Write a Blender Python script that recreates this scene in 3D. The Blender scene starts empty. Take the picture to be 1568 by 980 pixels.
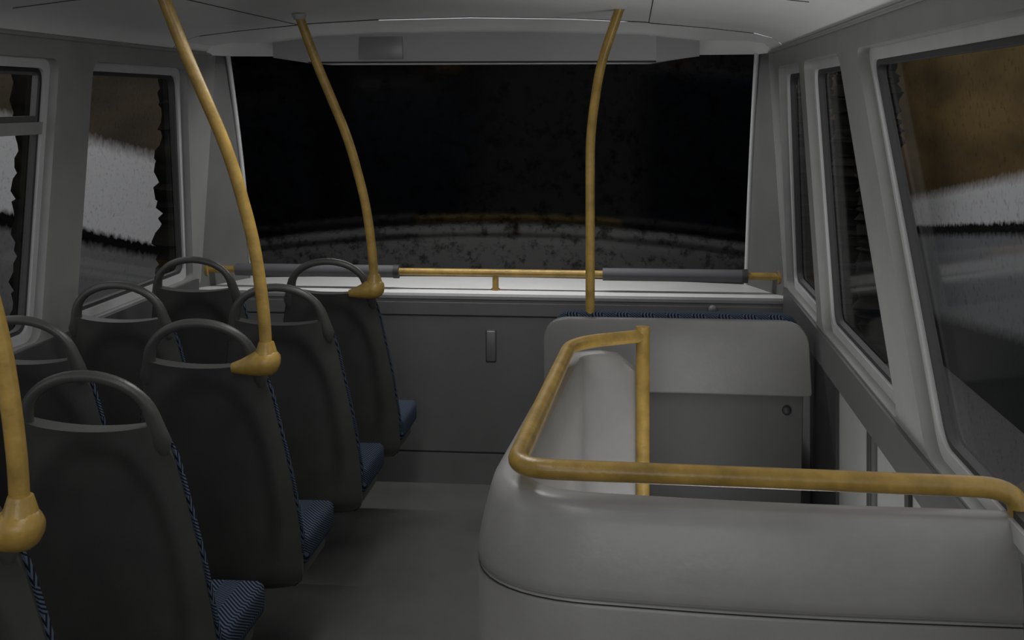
import bpy, bmesh, math, random
from mathutils import Vector, Matrix
S=bpy.context.scene
S.view_settings.view_transform='Standard'
C=-0.65      # bus centre line
# ---------------- materials ----------------
def mat(name,col,rough=.5,noise=.08,scale=6,metal=0,bump=0,bscale=200,spec=.5):
    m=bpy.data.materials.new(name); m.use_nodes=True
    nt=m.node_tree; b=nt.nodes['Principled BSDF']
    b.inputs['Roughness'].default_value=rough; b.inputs['Metallic'].default_value=metal
    b.inputs['Specular IOR Level'].default_value=spec
    tc=nt.nodes.new('ShaderNodeTexCoord')
    n=nt.nodes.new('ShaderNodeTexNoise'); n.inputs['Scale'].default_value=scale; n.inputs['Detail'].default_value=8
    n.inputs['Roughness'].default_value=.6
    nt.links.new(tc.outputs['Object'],n.inputs['Vector'])
    r=nt.nodes.new('ShaderNodeValToRGB')
    r.color_ramp.elements[0].position=.3; r.color_ramp.elements[1].position=.7
    r.color_ramp.elements[0].color=(*[v*(1-noise) for v in col],1)
    r.color_ramp.elements[1].color=(*[min(1,v*(1+noise)) for v in col],1)
    nt.links.new(n.outputs['Fac'],r.inputs['Fac']); nt.links.new(r.outputs['Color'],b.inputs['Base Color'])
    if bump:
        n2=nt.nodes.new('ShaderNodeTexNoise'); n2.inputs['Scale'].default_value=bscale
        nt.links.new(tc.outputs['Object'],n2.inputs['Vector'])
        bp=nt.nodes.new('ShaderNodeBump'); bp.inputs['Strength'].default_value=bump; bp.inputs['Distance'].default_value=.002
        nt.links.new(n2.outputs['Fac'],bp.inputs['Height']); nt.links.new(bp.outputs['Normal'],b.inputs['Normal'])
    return m
M_ceil=mat('ceiling_laminate',(.88,.88,.875),.35,.04,2)
M_boxf=mat('blind_box_grey',(.36,.36,.36),.4,.04,3)
M_pillar=mat('pillar_plastic',(.25,.25,.245),.45,.10,4,bump=.1)
M_apil=mat('a_pillar_plastic',(.12,.12,.118),.5,.10,4,bump=.1)
M_frame=mat('window_frame_grey',(.48,.48,.48),.4,.08,5)
M_gask=mat('rubber_gasket',(.03,.03,.03),.6)
M_wall=mat('wall_laminate_grey',(.145,.145,.143),.5,.12,3,bump=.1)
M_wdark=mat('sill_dark_grey',(.075,.075,.075),.5,.06)
M_shelf=mat('shelf_light_grey',(.62,.62,.61),.4,.06)
M_lowr=mat('stairwell_wall_grey',(.24,.24,.235),.45,.06)
M_black=mat('flat_black',(.008,.008,.008),.7)
M_box=mat('moulded_grp_grey',(.27,.266,.258),.34,.14,3.5,bump=.2,bscale=60)
M_bench=mat('bench_back_grey',(.17,.168,.163),.36,.10,4,bump=.15,bscale=60)
M_bench2=mat('bench_lower_grey',(.085,.085,.083),.45,.10,4)
M_seam=mat('panel_seam',(.03,.03,.03),.7)
M_shell=mat('seat_shell_plastic',(.060,.060,.057),.38,.14,8,bump=.2)
M_floor=mat('floor_vinyl',(.075,.075,.072),.5,.22,3,bump=.4,bscale=400)
M_yel=mat('yellow_powdercoat',(.33,.21,.047),.34,.34,16,bump=.4,bscale=90)
M_foam=mat('grey_foam_sleeve',(.085,.085,.09),.7)
M_dark_strip=mat('dark_strip_black',(.010,.009,.008),.9,.3,12,spec=.05)
M_disp=mat('gloss_grey_panel',(.20,.20,.20),.3)

def mthf(nt):
    def mth(op,a,bv=None):
        n=nt.nodes.new('ShaderNodeMath'); n.operation=op
        for i,v in enumerate((a,bv)):
            if v is None: continue
            if isinstance(v,(int,float)): n.inputs[i].default_value=v
            else: nt.links.new(v,n.inputs[i])
        return n.outputs[0]
    return mth
def fabric():
    m=bpy.data.materials.new('blue_zigzag_moquette'); m.use_nodes=True
    nt=m.node_tree; b=nt.nodes['Principled BSDF']; b.inputs['Roughness'].default_value=.95
    b.inputs['Specular IOR Level'].default_value=.1
    tc=nt.nodes.new('ShaderNodeTexCoord'); sp=nt.nodes.new('ShaderNodeSeparateXYZ')
    nt.links.new(tc.outputs['Object'],sp.inputs[0]); mth=mthf(nt)
    xz=mth('ADD',sp.outputs[0],sp.outputs[2])
    tri=mth('PINGPONG',xz,.045)
    v=mth('ADD',mth('ADD',sp.outputs[1],mth('MULTIPLY',tri,1.4)),mth('MULTIPLY',sp.outputs[2],.8))
    s=mth('SINE',mth('MULTIPLY',v,400.0))
    r=nt.nodes.new('ShaderNodeValToRGB')
    r.color_ramp.elements[0].position=.35; r.color_ramp.elements[1].position=.65
    r.color_ramp.elements[0].color=(.007,.010,.018,1); r.color_ramp.elements[1].color=(.075,.095,.135,1)
    mr=mth('ADD',mth('MULTIPLY',s,.5),.5)
    nt.links.new(mr,r.inputs['Fac']); nt.links.new(r.outputs['Color'],b.inputs['Base Color'])
    return m
M_fab=fabric()
def glass_side():
    m=bpy.data.materials.new('side_window_glass'); m.use_nodes=True
    nt=m.node_tree; nt.nodes.clear(); mth=mthf(nt)
    o=nt.nodes.new('ShaderNodeOutputMaterial'); mx=nt.nodes.new('ShaderNodeMixShader')
    t=nt.nodes.new('ShaderNodeBsdfTransparent')
    tc=nt.nodes.new('ShaderNodeTexCoord'); n=nt.nodes.new('ShaderNodeTexNoise'); n.inputs['Scale'].default_value=70; n.inputs['Detail'].default_value=8; n.inputs['Roughness'].default_value=.7
    nt.links.new(tc.outputs['Object'],n.inputs['Vector'])
    r=nt.nodes.new('ShaderNodeValToRGB'); r.color_ramp.elements[0].position=.30; r.color_ramp.elements[1].position=.46
    r.color_ramp.elements[0].color=(.45,.45,.44,1); r.color_ramp.elements[1].color=(.84,.84,.83,1)
    nt.links.new(n.outputs['Fac'],r.inputs['Fac']); nt.links.new(r.outputs['Color'],t.inputs[0])
    g=nt.nodes.new('ShaderNodeBsdfGlossy'); g.inputs['Roughness'].default_value=.08
    lw=nt.nodes.new('ShaderNodeLayerWeight'); lw.inputs[0].default_value=.5
    fac=mth('ADD',mth('MULTIPLY',mth('POWER',lw.outputs['Facing'],5.0),.4),.02)
    nt.links.new(fac,mx.inputs[0]); nt.links.new(t.outputs[0],mx.inputs[1]); nt.links.new(g.outputs[0],mx.inputs[2])
    nt.links.new(mx.outputs[0],o.inputs[0]); return m
M_glass=glass_side()
def windscreen_mat():
    m=bpy.data.materials.new('windscreen_dark_glass'); m.use_nodes=True
    nt=m.node_tree; nt.nodes.clear(); mth=mthf(nt)
    o=nt.nodes.new('ShaderNodeOutputMaterial'); mx=nt.nodes.new('ShaderNodeMixShader')
    d=nt.nodes.new('ShaderNodeBsdfDiffuse'); d.inputs[0].default_value=(.0006,.0006,.0006,1)
    g=nt.nodes.new('ShaderNodeBsdfGlossy'); g.inputs['Roughness'].default_value=.015
    tc=nt.nodes.new('ShaderNodeTexCoord'); n=nt.nodes.new('ShaderNodeTexNoise'); n.inputs['Scale'].default_value=30; n.inputs['Detail'].default_value=9; n.inputs['Roughness'].default_value=.7
    nt.links.new(tc.outputs['Object'],n.inputs['Vector'])
    bp=nt.nodes.new('ShaderNodeBump'); bp.inputs['Strength'].default_value=.3; bp.inputs['Distance'].default_value=.0008
    nt.links.new(n.outputs['Fac'],bp.inputs['Height']); nt.links.new(bp.outputs['Normal'],g.inputs['Normal'])
    n2=nt.nodes.new('ShaderNodeTexNoise'); n2.inputs['Scale'].default_value=16; n2.inputs['Detail'].default_value=10; n2.inputs['Roughness'].default_value=.75
    nt.links.new(tc.outputs['Object'],n2.inputs['Vector'])
    mr=nt.nodes.new('ShaderNodeMapRange'); mr.inputs['From Min'].default_value=.39; mr.inputs['From Max'].default_value=.50
    mr.inputs['To Min'].default_value=.018; mr.inputs['To Max'].default_value=.060
    nt.links.new(n2.outputs['Fac'],mr.inputs['Value']); nt.links.new(mr.outputs[0],mx.inputs[0])
    nt.links.new(d.outputs[0],mx.inputs[1]); nt.links.new(g.outputs[0],mx.inputs[2])
    nt.links.new(mx.outputs[0],o.inputs[0]); return m
M_ws=windscreen_mat()

# ---------------- helpers ----------------
def group(name,loc=(0,0,0)):
    e=bpy.data.objects.new(name,None); S.collection.objects.link(e); e.location=loc; e.empty_display_size=.1; return e
def obj(name,verts,faces,m,parent=None,smooth=True,angle=40):
    me=bpy.data.meshes.new(name); me.from_pydata([tuple(v) for v in verts],[],faces)
    bm=bmesh.new(); bm.from_mesh(me); bmesh.ops.remove_doubles(bm,verts=bm.verts,dist=1e-5)
    bmesh.ops.recalc_face_normals(bm,faces=bm.faces); bm.to_mesh(me); bm.free()
    me.materials.append(m)
    o=bpy.data.objects.new(name,me); S.collection.objects.link(o)
    if parent: o.parent=parent
    if smooth: 
        me.shade_smooth(); me.set_sharp_from_angle(angle=math.radians(angle))
    return o
def grid(name,rows,m,parent=None,closed_u=False,angle=40):
    nu=len(rows[0]); vs=[v for r in rows for v in r]; fs=[]
    for i in range(len(rows)-1):
        for j in range(nu if closed_u else nu-1):
            k=(j+1)%nu
            fs.append((i*nu+j,i*nu+k,(i+1)*nu+k,(i+1)*nu+j))
    return obj(name,vs,fs,m,parent,True,angle)
def rpath(pts,rad,n=8):
    pts=[Vector(p) for p in pts]; out=[pts[0]]
    for i in range(1,len(pts)-1):
        a,b,c=pts[i-1],pts[i],pts[i+1]; r=rad[i-1] if isinstance(rad,(list,tuple)) else rad
        d1=(a-b); d2=(c-b); r1=min(r,d1.length*.49); r2=min(r,d2.length*.49)
        p=b+d1.normalized()*r1; q=b+d2.normalized()*r2
        for k in range(n+1):
            t=k/n; out.append(p*(1-t)**2+b*2*t*(1-t)+q*t*t)
    out.append(pts[-1]); return out
def tube(name,pts,r,m,parent=None,seg=18,caps=True):
    pts=[Vector(p) for p in pts]; n=len(pts)
    rr=r if isinstance(r,list) else [r]*n
    T=[]
    for i in range(n):
        a=pts[max(i-1,0)]; b=pts[min(i+1,n-1)]; T.append((b-a).normalized())
    up=Vector((0,0,1)) if abs(T[0].z)<.9 else Vector((0,1,0))
    N=(up-T[0]*up.dot(T[0])).normalized(); vs=[]; fs=[]
    for i in range(n):
        N=(N-T[i]*N.dot(T[i])).normalized(); B=T[i].cross(N)
        for k in range(seg):
            a=2*math.pi*k/seg; vs.append(pts[i]+(N*math.cos(a)+B*math.sin(a))*rr[i])
    for i in range(n-1):
        for k in range(seg):
            l=(k+1)%seg; fs.append((i*seg+k,i*seg+l,(i+1)*seg+l,(i+1)*seg+k))
    if caps: fs.append(tuple(range(seg))[::-1]); fs.append(tuple((n-1)*seg+k for k in range(seg)))
    return obj(name,vs,fs,m,parent,True,50)
def box(name,lo,hi,m,parent=None,bev=.01,seg=3):
    bm=bmesh.new(); bmesh.ops.create_cube(bm,size=1)
    for v in bm.verts:
        v.co=Vector([(lo[i]+hi[i])/2+v.co[i]*(hi[i]-lo[i]) for i in range(3)])
    if bev: bmesh.ops.bevel(bm,geom=bm.edges[:],offset=bev,segments=seg,profile=.5,affect='EDGES')
    me=bpy.data.meshes.new(name); bm.to_mesh(me); bm.free(); me.materials.append(m)
    me.shade_smooth(); me.set_sharp_from_angle(angle=math.radians(50))
    o=bpy.data.objects.new(name,me); S.collection.objects.link(o)
    if parent: o.parent=parent
    return o
def rpoly(pts,r,n=6):
    N=len(pts); out=[]
    for i in range(N):
        a,b,c=[Vector(pts[(i+k)%N]) for k in (-1,0,1)]
        ri=r[i] if isinstance(r,(list,tuple)) else r
        d1=a-b; d2=c-b
        if ri<=0: out.append(b); continue
        p=b+d1.normalized()*min(ri,d1.length*.49); q=b+d2.normalized()*min(ri,d2.length*.49)
        for k in range(n+1):
            t=k/n; out.append(p*(1-t)**2+b*2*t*(1-t)+q*t*t)
    return out
def panel(name,outer,holes,thick,fn,m,parent=None,bev=0):
    cu=bpy.data.curves.new(name+'_c','CURVE'); cu.dimensions='2D'; cu.fill_mode='BOTH'; cu.extrude=thick/2
    if bev: cu.bevel_depth=bev; cu.bevel_resolution=2
    for poly in [outer]+holes:
        sp=cu.splines.new('POLY'); sp.points.add(len(poly)-1)
        for i,p in enumerate(poly): sp.points[i].co=(p[0],p[1],0,1)
        sp.use_cyclic_u=True
    co=bpy.data.objects.new(name+'_c',cu); S.collection.objects.link(co)
    dg=bpy.context.evaluated_depsgraph_get(); me=bpy.data.meshes.new_from_object(co.evaluated_get(dg))
    bpy.data.objects.remove(co)
    for v in me.vertices:
        v.co=Vector(fn(v.co.x,v.co.y,v.co.z+thick/2))
    bm=bmesh.new(); bm.from_mesh(me); bmesh.ops.remove_doubles(bm,verts=bm.verts,dist=1e-5); bmesh.ops.recalc_face_normals(bm,faces=bm.faces); bm.to_mesh(me); bm.free()
    me.materials.clear(); me.materials.append(m); me.name=name
    me.shade_smooth(); me.set_sharp_from_angle(angle=math.radians(35))
    o=bpy.data.objects.new(name,me); S.collection.objects.link(o)
    if parent: o.parent=parent
    return o
def interp(tab,x):
    for (a,va),(b,vb) in zip(tab,tab[1:]):
        if x<=b: 
            t=(x-a)/(b-a); t=max(0,t); return va+(vb-va)*t
    return tab[-1][1]

# ---------------- camera ----------------
cam=bpy.data.cameras.new('camera'); co=bpy.data.objects.new('camera',cam); S.collection.objects.link(co)
co.location=(0,0,1.68); co.rotation_euler=(math.radians(90),0,math.radians(5.59))
cam.sensor_width=36; cam.lens=43.62; cam.shift_y=-.2136; cam.clip_start=.02
S.camera=co

# ---------------- shell: side walls ----------------
YB,YF=-1.7,5.46
def wx(z): return 1.30-.07*max(0,z-.89)
def mR(y,z,c): return (C+wx(z)+c,y,z)
def mL(y,z,c): return (C-wx(z)-c,y,z)
def quad(q,o=0,zb=.89,zt=1.82):
    yrb,yfb,yrt,yft=q
    return [(yrb+o,zb+o),(yfb-o,zb+o),(yft-o,zt-o),(yrt+o,zt-o)]
LW=[(4.19,5.36,4.19,5.10),(2.66,3.93,2.66,3.93),(1.13,2.40,1.13,2.40),(-.6,.87,-.6,.87)]
RW=[(4.49,5.36,4.49,5.12),(3.14,4.37,3.64,4.37),(1.0,2.85,1.1,3.35),(-.9,.75,-.9,.85)]
wl=group('wall_left'); wr=group('wall_right')
panel('upper_lining',[(YB,.86),(YF,.86),(YF,1.90),(YB,1.90)],[rpoly(quad(q),.05) for q in LW],.055,mL,M_pillar,wl)
panel('upper_lining',rpoly([(2.33,.86),(YF,.86),(YF,1.90),(YB,1.90),(YB,1.82),(3.35,1.82),(2.85,.89),(2.33,.89)],[0,0,0,0,0,.05,.05,0]),
      [rpoly(quad(q),.05) for q in RW[:2]],.055,mR,M_pillar,wr)
panel('upper_lining_rear',rpoly([(YB,.86),(2.33,.86),(2.33,.89),(1.0,.89),(1.1,1.83),(YB,1.83)],[0,0,0,.05,0,0]),
      [rpoly([(-.9,.89),(.75,.89),(.85,1.80),(-.9,1.80)],.05)],.02,lambda y,z,c:mR(y,z,c+.037),M_pillar,wr)
panel('lower_lining',[(YB,0),(YF,0),(YF,.86),(YB,.86)],[],.05,mL,M_wall,wl)
panel('sill_rail',[(YB,.775),(5.40,.775),(5.40,.884),(YB,.884)],[],.012,lambda y,z,c:(C-(wx(z)-.012+c),y,z),M_wdark,wl)
panel('lower_lining',[(2.33,-1.6),(YF,-1.6),(YF,.86),(2.33,.86)],[],.05,mR,M_lowr,wr)
panel('lower_lining_rear',[(YB,-1.6),(2.33,-1.6),(2.33,.86),(YB,.86)],[],.02,lambda y,z,c:mR(y,z,c+.04),M_wall,wr)
panel('sill_rail',[(2.34,.775),(5.40,.775),(5.40,.884),(2.34,.884)],[],.012,lambda y,z,c:(C+(wx(z)-.012+c),y,z),M_wdark,wr)
for side,W,fn,off in (('left',LW,mL,0),('right',RW,mR,4)):
    for i,q in enumerate(W):
        g=group('window_%d'%(i+2+off))
        f1=lambda y,z,c,fn=fn: fn(y,z,c+.030)
        panel('frame',rpoly(quad(q,-.004),.05),[rpoly(quad(q,.032),.05)],.028,f1,M_frame,g)
        f2=lambda y,z,c,fn=fn: fn(y,z,c+.040)
        panel('gasket',rpoly(quad(q,.030),.05),[rpoly(quad(q,.046),.045)],.022,f2,M_gask,g)
        f3=lambda y,z,c,fn=fn: fn(y,z,c+.054)
        panel('glass',rpoly(quad(q,.034),.04),[],0,f3,M_glass,g)
        if side=='left' and i in (1,2):
            f4=lambda y,z,c,fn=fn: fn(y,z,c+.028)
            panel('vent_bar',[(q[0]+.03,1.572),(q[1]-.03,1.572),(q[1]-.03,1.612),(q[0]+.03,1.612)],[],.03,f4,M_pillar,g)
            vz=[(q[0]+.03,1.605),(q[1]-.03,1.605),(q[1]-.03,1.79),(q[0]+.03,1.79)]
            vi=[(q[0]+.06,1.632),(q[1]-.06,1.632),(q[1]-.06,1.765),(q[0]+.06,1.765)]
            panel('vent_frame',vz,[vi],.02,f2,M_wdark,g)
tr=group('trim_1')
for y0,y1,m in ((4.02,4.60,M_black),(3.46,3.50,M_gask),(3.40,3.43,M_wdark),(2.98,3.02,M_gask)):  # first entry is a flat black strip laid on the wall
    box('strip',(.645-.006,y0,.0),(.655,y1,.772),m,tr,.002)

# ---------------- ceiling ----------------
sec=[(1.235,1.885),(1.229,1.90),(1.20,1.925),(1.12,1.948),(.95,1.968),(.72,1.99),(.70,1.994),(.4,2.01),(0,2.018)]
full=[(-a,b) for a,b in sec]+[(a,b) for a,b in sec[::-1][1:]]
ce=group('ceiling')
def crow(y,drop=0):
    return [(C+a,y,max(1.885,b-drop*(1-min(1,abs(a)/1.2)**3))) for a,b in full]
grid('lining',[crow(y) for y in (YB,0,1.5,3,4.2,4.93)],M_ceil,ce,angle=25)
grid('front_dome',[crow(4.935,.004),crow(5.0,.012),crow(5.12,.03),crow(5.25,.05),crow(5.33,.06)],M_ceil,ce,angle=25)
def header():
    rows=[]
    for t in (0,.3,.6,1):
        r=[]
        for a,b in full:
            b0=max(1.885,b-.06*(1-min(1,abs(a)/1.2)**3)); s=a/1.235
            x=a*(1-t)+s*1.185*t; z=b0*(1-t)+1.885*t; y=5.33*(1-t)+(5.50+.12*(1-s*s))*t
            r.append((C+x,y,z))
        rows.append(r)
    return rows
grid('header',header(),M_ceil,ce)
grid('roof_skin',[[(C+a*1.05,y,b+.06) for a,b in full] for y in (YB,5.75)],M_gask,ce)
for yy in (4.935,3.4,1.9):
    tube('seam',[(C+a,yy,b-.0005) for a,b in full[3:-3]],.0018,M_seam,ce,8)
for s in (-1,1):
    tube('long_seam',[(C+s*.71,YB,1.9915),(C+s*.71,4.93,1.9915)],.0018,M_seam,ce,8)
    tube('cornice_bead',[(C+s*1.226,YB,1.888),(C+s*1.226,5.4,1.888)],.006,M_pillar,ce,8)

bb=group('roller_blind_box')
v=[(C-.745,5.24,1.845),(C+.745,5.24,1.845),(C+.745,5.22,1.985),(C-.745,5.22,1.985),
   (C-.93,5.34,1.872),(C+.93,5.34,1.872),(C+.93,5.32,2.02),(C-.93,5.32,2.02),(C-.72,5.56,1.845),(C+.72,5.56,1.845),(C-.93,5.55,1.88),(C+.93,5.55,1.88)]
f=[(0,1,2,3),(1,5,6,2),(0,3,7,4),(0,8,9,1),(1,9,11,5),(0,4,10,8),(3,2,6,7),(5,11,6),(4,7,10)]
obj('housing',v,f,M_boxf,bb,False)
box('display_panel',(C-.52,5.224,1.860),(C-.33,5.240,1.960),M_disp,bb,.002)
tube('bottom_trim',[(C-.745,5.24,1.847),(C+.745,5.24,1.847)],.004,M_seam,bb,8)

# ---------------- windscreen and front wall ----------------
w1=group('window_1')
rows=[]
for i in range(13):
    vv=i/12; r=[]
    for j in range(33):
        s=-1+2*j/32; hw=1.165+.02*vv
        y=(5.79*(1-vv)+5.50*vv)+.13*(1-s*s)+.03*math.sin(math.pi*vv)
        r.append((C+s*hw,y,.835*(1-vv)+1.89*vv))
    rows.append(r)
grid('windscreen',rows,M_ws,w1)
for s in (0,-1):
    tube('edge_trim',[Vector(r[s])+Vector((0,-.012,0)) for r in rows],.011,M_frame,w1,10)
wf=group('wall_front')
for sg,idx in ((-1,0),(1,-1)):
    jr=[]
    for i,r in enumerate(rows):
        p=Vector(r[idx]); z=p.z; a=Vector((C+sg*(wx(z)+.01),5.44,z)); b=Vector((C+sg*(wx(z)-.035),5.50,z))
        jr.append([tuple(a),tuple(b),tuple(b.lerp(p,.5)+Vector((0,.01,0))),tuple(p)])
    grid('a_pillar',jr,M_apil,wf,angle=60)
prof=[(5.96,.836),(5.6,.838),(5.43,.838),(5.412,.834),(5.402,.824),(5.400,.812),(5.404,.806),(5.404,.800),(5.400,.795),(5.400,.742),(5.404,.739),(5.404,.734),(5.401,.731),(5.401,.143),(5.407,.140),(5.407,.136),(5.401,.133),(5.400,0)]
def fr(ps,m,name):
    grid(name,[[(x,y,z) for y,z in ps] for x in (C-1.3,C-.6,C,C+.6,C+1.3)],m,wf,angle=20)
fr(prof[:4],M_shelf,'shelf'); fr(prof[3:],M_wall,'fascia')
tube('seam',[(C-1.3,5.404,.7365),(C+1.3,5.404,.7365)],.0025,M_seam,wf,6)
tube('seam',[(C-1.3,5.405,.138),(C+1.3,5.405,.138)],.0035,M_seam,wf,6)
box('latch_frame',(-.645,5.398,.535),(-.597,5.42,.680),M_seam,wf,.006)
box('latch',(-.641,5.394,.540),(-.601,5.42,.675),M_wall,wf,.006)
tube('knob',[(.34,5.41,.785),(.34,5.385,.785),(.34,5.378,.785)],[.018,.018,.012],M_wall,wf)
wb=group('wall_back')
box('lining',(C-1.36,YB-.06,0),(C+1.36,YB,2.05),M_wdark,wb,0)

hr=group('front_handrail')
ry,rz=5.50,.915
xl,xr=C-1.295,C+1.295
tube('rail',[(xl,ry,rz),(xr,ry,rz)],.0165,M_yel,hr)
tube('sleeve_left',[(-1.80,ry,rz),(-1.06,ry,rz)],.028,M_foam,hr)
tube('sleeve_right',[(-.135,ry,rz),(.485,ry,rz)],.028,M_foam,hr)
for x in (-1.06,.485): tube('sleeve_cap',[(x-.012,ry,rz),(x+.012,ry,rz)],.031,M_gask,hr)
for x in (xl,xr):
    s=1 if x<C else -1
    tube('flange',[(x,ry,rz),(x+s*.02,ry,rz)],.035,M_yel,hr)
tube('stem',[(-.612,ry,rz),(-.612,ry,.838)],.014,M_yel,hr)
tube('stem_foot',[(-.612,ry,.845),(-.612,ry,.837)],.020,M_yel,hr)

# ---------------- floor with stairwell ----------------
fl=group('floor')
box('aisle_slab',(C-1.3,YB,-.08),(-.29,5.42,0),M_floor,fl,0)
box('front_slab',(-.29,3.80,-.08),(.65,5.42,0),M_floor,fl,0)
box('rear_slab',(-.29,YB,-.08),(.65,2.36,0),M_floor,fl,0)
st=group('staircase')
for i in range(6):
    z=-.2*(i+1); y=3.75-.23*i
    box('step_%d'%(i+1),(-.25,y-.25,z-.20),(.64,y,z),M_floor,st,.006)
    box('nosing_%d'%(i+1),(-.25,y-.262,z-.03),(.64,y-.245,z+.003),M_yel,st,.003)

# ---------------- seats ----------------
WT=[(.29,.240),(.45,.243),(.63,.222),(.81,.192),(.87,.182),(.92,.171),(.95,.161),(.975,.152)]
def yb(z):
    t=(1.09-z)/.79
    return .175*t+.012*math.sin(math.pi*min(1,max(0,t)))
def seat_meshes():
    out={}
    nu=28
    zs=[.292+.678*i/28 for i in range(29)]
    back=[];front=[]
    for z in zs:
        w=interp(WT,z); b=[];f2=[]
        if z<.33: w-=.03*((.33-z)/.04)**2
        for j in range(nu+1):
            u=-1+2*j/nu
            e=math.sqrt((abs(u)/.80)**2.6+ (max(0,abs(z-.60)/.33))**3.2)
            h=max(0,min(1,(1.06-e)/.34)); h=h*h*(3-2*h)
            kt=max(0,min(1,(.97-z)/.10))
            y=yb(z)+(.014+.024*kt)*abs(u)**4+.030*h
            if z<.34: y+=.03*((.34-z)/.05)**2
            zz=z
            if z>.93: zz=z-.016*(1-(u*u))*((z-.93)/.04)**2
            b.append((u*w,y,zz)); f2.append((u*w*.995,yb(z)+.060,zz))
        back.append(b); front.append(f2)
    vs=[p for r in back for p in r]+[p for r in front for p in r]; n=len(back)*(nu+1); fs=[]
    R=len(back); Cc=nu+1
    for i in range(R-1):
        for j in range(nu):
            a=i*Cc+j; fs.append((a,a+1,a+Cc+1,a+Cc)); fs.append((n+a,n+a+Cc,n+a+Cc+1,n+a+1))
        a=i*Cc; fs.append((a,a+Cc,n+a+Cc,n+a)); a=i*Cc+nu; fs.append((a,n+a,n+a+Cc,a+Cc))
    for j in range(nu):
        fs.append((j,n+j,n+j+1,j+1)); a=(R-1)*Cc+j; fs.append((a,a+1,n+a+1,n+a))
    out['backrest_shell']=(vs,fs,M_shell,50)
    rows=[]
    zz=[.40+.52*i/20 for i in range(21)]
    for z in zz:
        w=interp(WT,z)+.005
        e=min(1,min((z-.40),( .92-z))/.04); th=.012+.04*math.sqrt(max(0,1-(1-e)**2))
        ring=[]
        for j in range(17):
            u=-1+2*j/16; ring.append((u*w,yb(z)+.046+th*(1-abs(u)**8*.7),z))
        for j in range(17):
            u=1-2*j/16; ring.append((u*w,yb(z)+.046,z))
        rows.append(ring)
    nn=len(rows[0]); vs=[p for r in rows for p in r]; fs=[]
    for i in range(len(rows)-1):
        for j in range(nn):
            k=(j+1)%nn; fs.append((i*nn+j,i*nn+k,(i+1)*nn+k,(i+1)*nn+j))
    fs.append(tuple(range(nn))); fs.append(tuple((len(rows)-1)*nn+k for k in range(nn)))
    out['back_cushion']=(vs,fs,M_fab,40)
    return out
SM=seat_meshes()
def passenger_seat(x,y):
    g=group('passenger_seat',(x,y,0))
    for k,(vs,fs,m,a) in SM.items(): obj(k,vs,fs,m,g,True,a)
    L=[(-.162,.900),(-.160,.925),(-.153,.95)]
    pts=[(X,yb(Z)+.030,Z) for X,Z in L]
    for i in range(1,20):
        a=math.pi*(1-i/20); X=.147*math.cos(a); Z=.965+.113*math.sin(a)**.9; pts.append((X,yb(Z)+.026,Z))
    pts+=[(-X,yb(Z)+.030,Z) for X,Z in L[::-1]]
    n=len(pts); rr=[.0130+.010*max(0,1-min(i,n-1-i)/6)**1.3 if min(i,n-1-i)>0 else .012 for i in range(n)]
    tube('grab_handle',pts,rr,M_shell,g,14)
    box('seat_pan',(-.232,.215,.297),(.232,.53,.375),M_shell,g,.026,4)
    box('seat_cushion',(-.250,.235,.350),(.250,.56,.440),M_fab,g,.022,4)
    box('pedestal',(-.15,.30,.0),(-.07,.42,.31),M_wdark,g,.01)
    return g
Y2=3.238; P=.653
XA={0:-1.215,1:-1.198,2:-1.176,3:-1.15,4:-1.145}
XW={1:-1.695,2:-1.688,3:-1.688,4:-1.668}
for n in XA: passenger_seat(XA[n],Y2+P*(n-2))
for n in XW: passenger_seat(XW[n],Y2+P*(n-2))

def grab_pole(base,prof,ball=True):
    g=group('grab_pole',base)
    pts=rpath([(a,b,c) for a,b,c in prof],.09,6)
    tube('pole',pts,.0168,M_yel,g)
    if ball:
        tube('clamp',[(.038,0,.000),(.035,0,.000),(.026,0,.0),(.010,0,-.002),(-.012,0,-.006),(-.04,.002,-.014),(-.07,.004,-.020),(-.095,.006,-.024)],
             [.006,.018,.029,.037,.037,.029,.020,.014],M_yel,g,20)
        tube('collar',[(0,0,.005),(0,0,.03),(0,0,.05)],[.034,.027,.0205],M_yel,g)
    a=Vector(prof[-1]); 
    tube('ceiling_flange',[a+Vector((0,0,-.012)),a+Vector((0,0,.006))],[.019,.028],M_boxf,g)
    return g
for n in (0,2,4):
    y=Y2+P*(n-2)+.01
    grab_pole(({0:-.998,2:-.980,4:-.962}[n],y,.985),[(0,0,0),(-.005,0,.12),(-.030,-.01,.32),(-.088,-.04,.555),(-.20,-.10,.85),(-.250,-.13,1.005)])
grab_pole((-.155,4.47,.90),[(0,0,-.03),(0,0,.40),(.0,0,.66),(.035,-.05,.90),(.11,-.15,1.11)],ball=False)

# ---------------- front double seat ----------------
ds=group('double_seat')
bx0,bx1=-.315,.615
outer=rpoly([(bx0,.646),(bx1+.005,.646),(bx1-.012,.903),(bx0,.903)],[.01,.01,.09,.09],8)
def tl(x,z,c): return (x,4.42+c+(.905-z)*.10,z)
panel('back_shell_upper',outer,[],.03,tl,M_bench,ds,bev=.006)
outer2=rpoly([(bx0+.0,.10),(bx1-.03,.10),(bx1-.02,.655),(bx0,.655)],.02,5)
panel('back_shell_lower',outer2,[],.03,lambda x,z,c:(x,4.475+c,z),M_bench2,ds,bev=.004)
panel('back_cushion',rpoly([(bx0+.03,.45),(bx1-.03,.45),(bx1-.045,.912),(bx0+.045,.912)],.05,8),[],.05,lambda x,z,c:(x,4.465+c+(.905-z)*.10,z),M_fab,ds,bev=.012)
box('seat_base',(bx0+.02,4.55,.28),(bx1-.03,4.98,.37),M_shell,ds,.03)
box('seat_cushion',(bx0+.01,4.56,.34),(bx1-.02,5.0,.45),M_fab,ds,.03)
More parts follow.
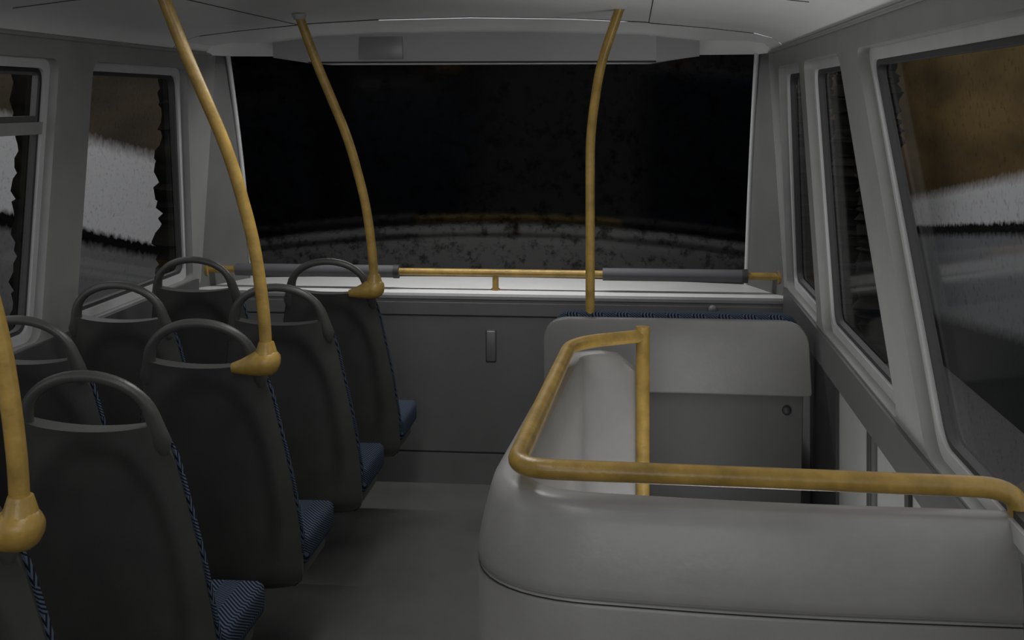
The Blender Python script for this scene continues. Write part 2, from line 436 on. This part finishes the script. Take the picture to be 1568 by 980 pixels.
for x in (-.2,.45): box('leg',(x-.03,4.65,0),(x+.03,4.85,.29),M_wdark,ds,.008)
tube('bolt',[(.54,4.475,.585),(.54,4.462,.585),(.54,4.456,.585)],[.017,.016,.008],M_gask,ds)

# ---------------- stairwell partition ----------------
sp=group('stairwell_partition')
path=rpath([(.70,2.335,0),(.25,2.335,0),(-.278,2.385,0),(-.200,3.76,0),(.0,3.81,0)],[.2,.21,.10],12)
def dense(p,step=.05):
    out=[p[0]]
    for a,b in zip(p,p[1:]):
        k=max(1,int((b-a).length/step))
        for i in range(1,k+1): out.append(a.lerp(b,i/k))
    return out
path=dense(path)
def psweep(name,prof,m):
    rows=[]; N=len(path)
    for i,p in enumerate(path):
        a=path[max(i-1,0)]; b=path[min(i+1,N-1)]; t=(b-a).normalized()
        out=Vector((-t.y,t.x,0))
        e=0
        left=(path[-1]-p).length
        if left<.09: e=.05*(1-left/.09)**2
        rows.append([tuple(p+out*o+Vector((0,0,z-(e if z>.7 else 0)))) for o,z in prof])
    grid(name,rows,m,sp,angle=35)
psweep('upper_moulding',[(.052,.752),(.054,.758),(.053,.775),(.042,.83),(.028,.885),(.021,.907),(.010,.919),(-.006,.924),(-.030,.925),(-.046,.921),(-.054,.910),(-.060,.80),(-.064,.40),(-.066,.0)],M_box)
psweep('lower_panel',[(.044,.752),(.050,.744),(.053,.735),(.058,.4),(.060,.0),(.0,.0)],M_box)
psweep('groove',[(.054,.757),(.040,.754),(.040,.747),(.054,.743)],M_seam)
sh=group('stairwell_handrail')
zr=.972
tube('rail',rpath([(.705,2.345,.905),(.695,2.35,zr),(.30,2.365,zr),(-.232,2.385,zr),(-.182,3.63,zr),(.028,3.745,zr+.004)],[.07,.1,.085,.11],10),.0195,M_yel,sh)
tube('post',[(.028,3.745,-.02),(.028,3.745,1.0)],.0205,M_yel,sh)
tube('post_cap',[(.028,3.745,.985),(.028,3.745,1.004)],[.023,.021],M_yel,sh)

# ---------------- exterior ----------------
def reflection_band_mat(name,top,bot,st,sb,y0,grey,b1,b2,low,white=(.42,.42,.43)):  # bands imitate reflections in the side windows, painted into the colour
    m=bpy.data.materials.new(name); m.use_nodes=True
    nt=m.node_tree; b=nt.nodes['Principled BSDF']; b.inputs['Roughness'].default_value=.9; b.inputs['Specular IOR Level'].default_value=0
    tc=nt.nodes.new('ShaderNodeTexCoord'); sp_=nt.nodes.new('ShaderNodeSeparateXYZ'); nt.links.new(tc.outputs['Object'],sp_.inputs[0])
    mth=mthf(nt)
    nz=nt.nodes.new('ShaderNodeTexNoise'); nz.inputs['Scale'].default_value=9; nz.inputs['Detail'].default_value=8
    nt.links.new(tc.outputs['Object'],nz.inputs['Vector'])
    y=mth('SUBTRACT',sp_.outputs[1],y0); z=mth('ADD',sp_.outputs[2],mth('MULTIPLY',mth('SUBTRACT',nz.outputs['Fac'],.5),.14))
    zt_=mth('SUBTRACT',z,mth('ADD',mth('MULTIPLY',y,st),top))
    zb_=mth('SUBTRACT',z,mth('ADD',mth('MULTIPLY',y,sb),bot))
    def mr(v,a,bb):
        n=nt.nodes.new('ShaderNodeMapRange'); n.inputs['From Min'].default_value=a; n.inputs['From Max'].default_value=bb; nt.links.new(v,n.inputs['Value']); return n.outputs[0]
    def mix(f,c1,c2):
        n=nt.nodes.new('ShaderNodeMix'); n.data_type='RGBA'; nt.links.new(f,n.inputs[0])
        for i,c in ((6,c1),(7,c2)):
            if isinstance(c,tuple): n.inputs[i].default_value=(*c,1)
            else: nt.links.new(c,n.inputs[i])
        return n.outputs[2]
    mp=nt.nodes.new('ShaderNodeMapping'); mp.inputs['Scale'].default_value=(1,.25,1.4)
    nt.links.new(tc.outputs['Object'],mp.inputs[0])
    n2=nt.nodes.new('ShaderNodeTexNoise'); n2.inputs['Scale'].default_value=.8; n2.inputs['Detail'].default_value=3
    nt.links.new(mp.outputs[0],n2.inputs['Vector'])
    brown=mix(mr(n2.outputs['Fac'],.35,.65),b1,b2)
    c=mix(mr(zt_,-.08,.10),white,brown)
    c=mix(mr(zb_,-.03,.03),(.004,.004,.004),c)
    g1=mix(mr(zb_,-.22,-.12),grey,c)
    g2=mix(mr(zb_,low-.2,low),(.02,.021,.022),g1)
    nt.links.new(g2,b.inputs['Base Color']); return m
ML=reflection_band_mat('reflection_bands_left',1.35,.40,-.148,-.2,12.5,(.12,.12,.125),(.034,.029,.023),(.075,.06,.043),-.9,(.44,.44,.45))
MR=reflection_band_mat('reflection_bands_right',.71,.12,-.126,-.108,16.6,(.15,.152,.16),(.05,.038,.022),(.13,.088,.04),-1.4,(.46,.46,.47))
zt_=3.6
obj('reflection_board',[(-6,2,-3),(-6,30,-3),(-6,30,zt_),(-6,2,zt_),(-9,2,-3),(-9,30,-3),(-9,30,zt_),(-9,2,zt_)],[(0,1,2,3),(4,5,6,7),(3,2,6,7),(0,3,7,4),(1,2,6,5)],ML,None,False)  # added board outside the glass, carries the painted reflection bands
obj('reflection_board',[(5,2,-3),(5,50,-3),(5,50,zt_),(5,2,zt_),(8,2,-3),(8,50,-3),(8,50,zt_),(8,2,zt_)],[(0,1,2,3),(4,5,6,7),(3,2,6,7),(0,3,7,4),(1,2,6,5)],MR,None,False)
def trunk(x,y,r):  # added dark columns standing in for black strips in the side glass
    g=group('window_dark_strip',(x,y,0)); rnd=random.Random(int(x*100+y*7))
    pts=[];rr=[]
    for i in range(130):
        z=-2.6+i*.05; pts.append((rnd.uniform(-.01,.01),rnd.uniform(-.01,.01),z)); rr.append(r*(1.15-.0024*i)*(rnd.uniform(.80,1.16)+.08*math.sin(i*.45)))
    tube('trunk',pts,rr,M_dark_strip,g,12)
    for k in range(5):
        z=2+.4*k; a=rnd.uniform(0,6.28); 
        tube('strip_arm',[(0,0,z),(math.cos(a)*.4,math.sin(a)*.4,z+.5),(math.cos(a)*.7,math.sin(a)*.7,z+1.2)],[r*.4,r*.25,r*.1],M_dark_strip,g,8)
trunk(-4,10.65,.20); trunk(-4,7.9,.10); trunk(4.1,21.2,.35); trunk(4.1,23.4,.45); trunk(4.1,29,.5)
obj('ground',[(-12,-8,-2.6),(12,-8,-2.6),(12,55,-2.6),(-12,55,-2.6)],[(0,1,2,3)],mat('wet_asphalt',(.06,.06,.06),.8),None,False)

# ---------------- light ----------------
def area(name,loc,rot,sx,sy,p,col=(1,1,1)):
    l=bpy.data.lights.new(name,'AREA'); l.shape='RECTANGLE'; l.size=sx; l.size_y=sy; l.energy=p; l.color=col
    o=bpy.data.objects.new(name,l); S.collection.objects.link(o); o.location=loc; o.rotation_euler=[math.radians(a) for a in rot]; return o
area('rear_fill_light',(C,-1.5,1.6),(97,0,0),1.8,.5,16)  # added fill from behind the camera; the back wall has no window
area('ceiling_lamp',(C,1.2,1.97),(0,0,0),.25,1.2,5)
area('ceiling_lamp',(C,3.2,1.97),(0,0,0),.25,1.2,8)
area('shelf_fill_light',(C,5.36,1.842),(14,0,0),1.4,.04,16)  # added fill to brighten the front shelf, no fixture here
area('stairwell_fill_light',(.22,3.05,.02),(180,0,0),.6,1.0,9)  # added upward fill for ceiling and stairwell, hidden by the partition
area('outside_fill_light',(-3,12,5),(60,0,90),6,1,60)  # added fills for the outside boards, no such source known
area('outside_fill_light',(2.6,18,5),(60,0,-90),8,1,80)
w=bpy.data.worlds.new('world'); S.world=w; w.use_nodes=True
bg=w.node_tree.nodes['Background']; bg.inputs[0].default_value=(.97,.98,1,1); bg.inputs[1].default_value=.85
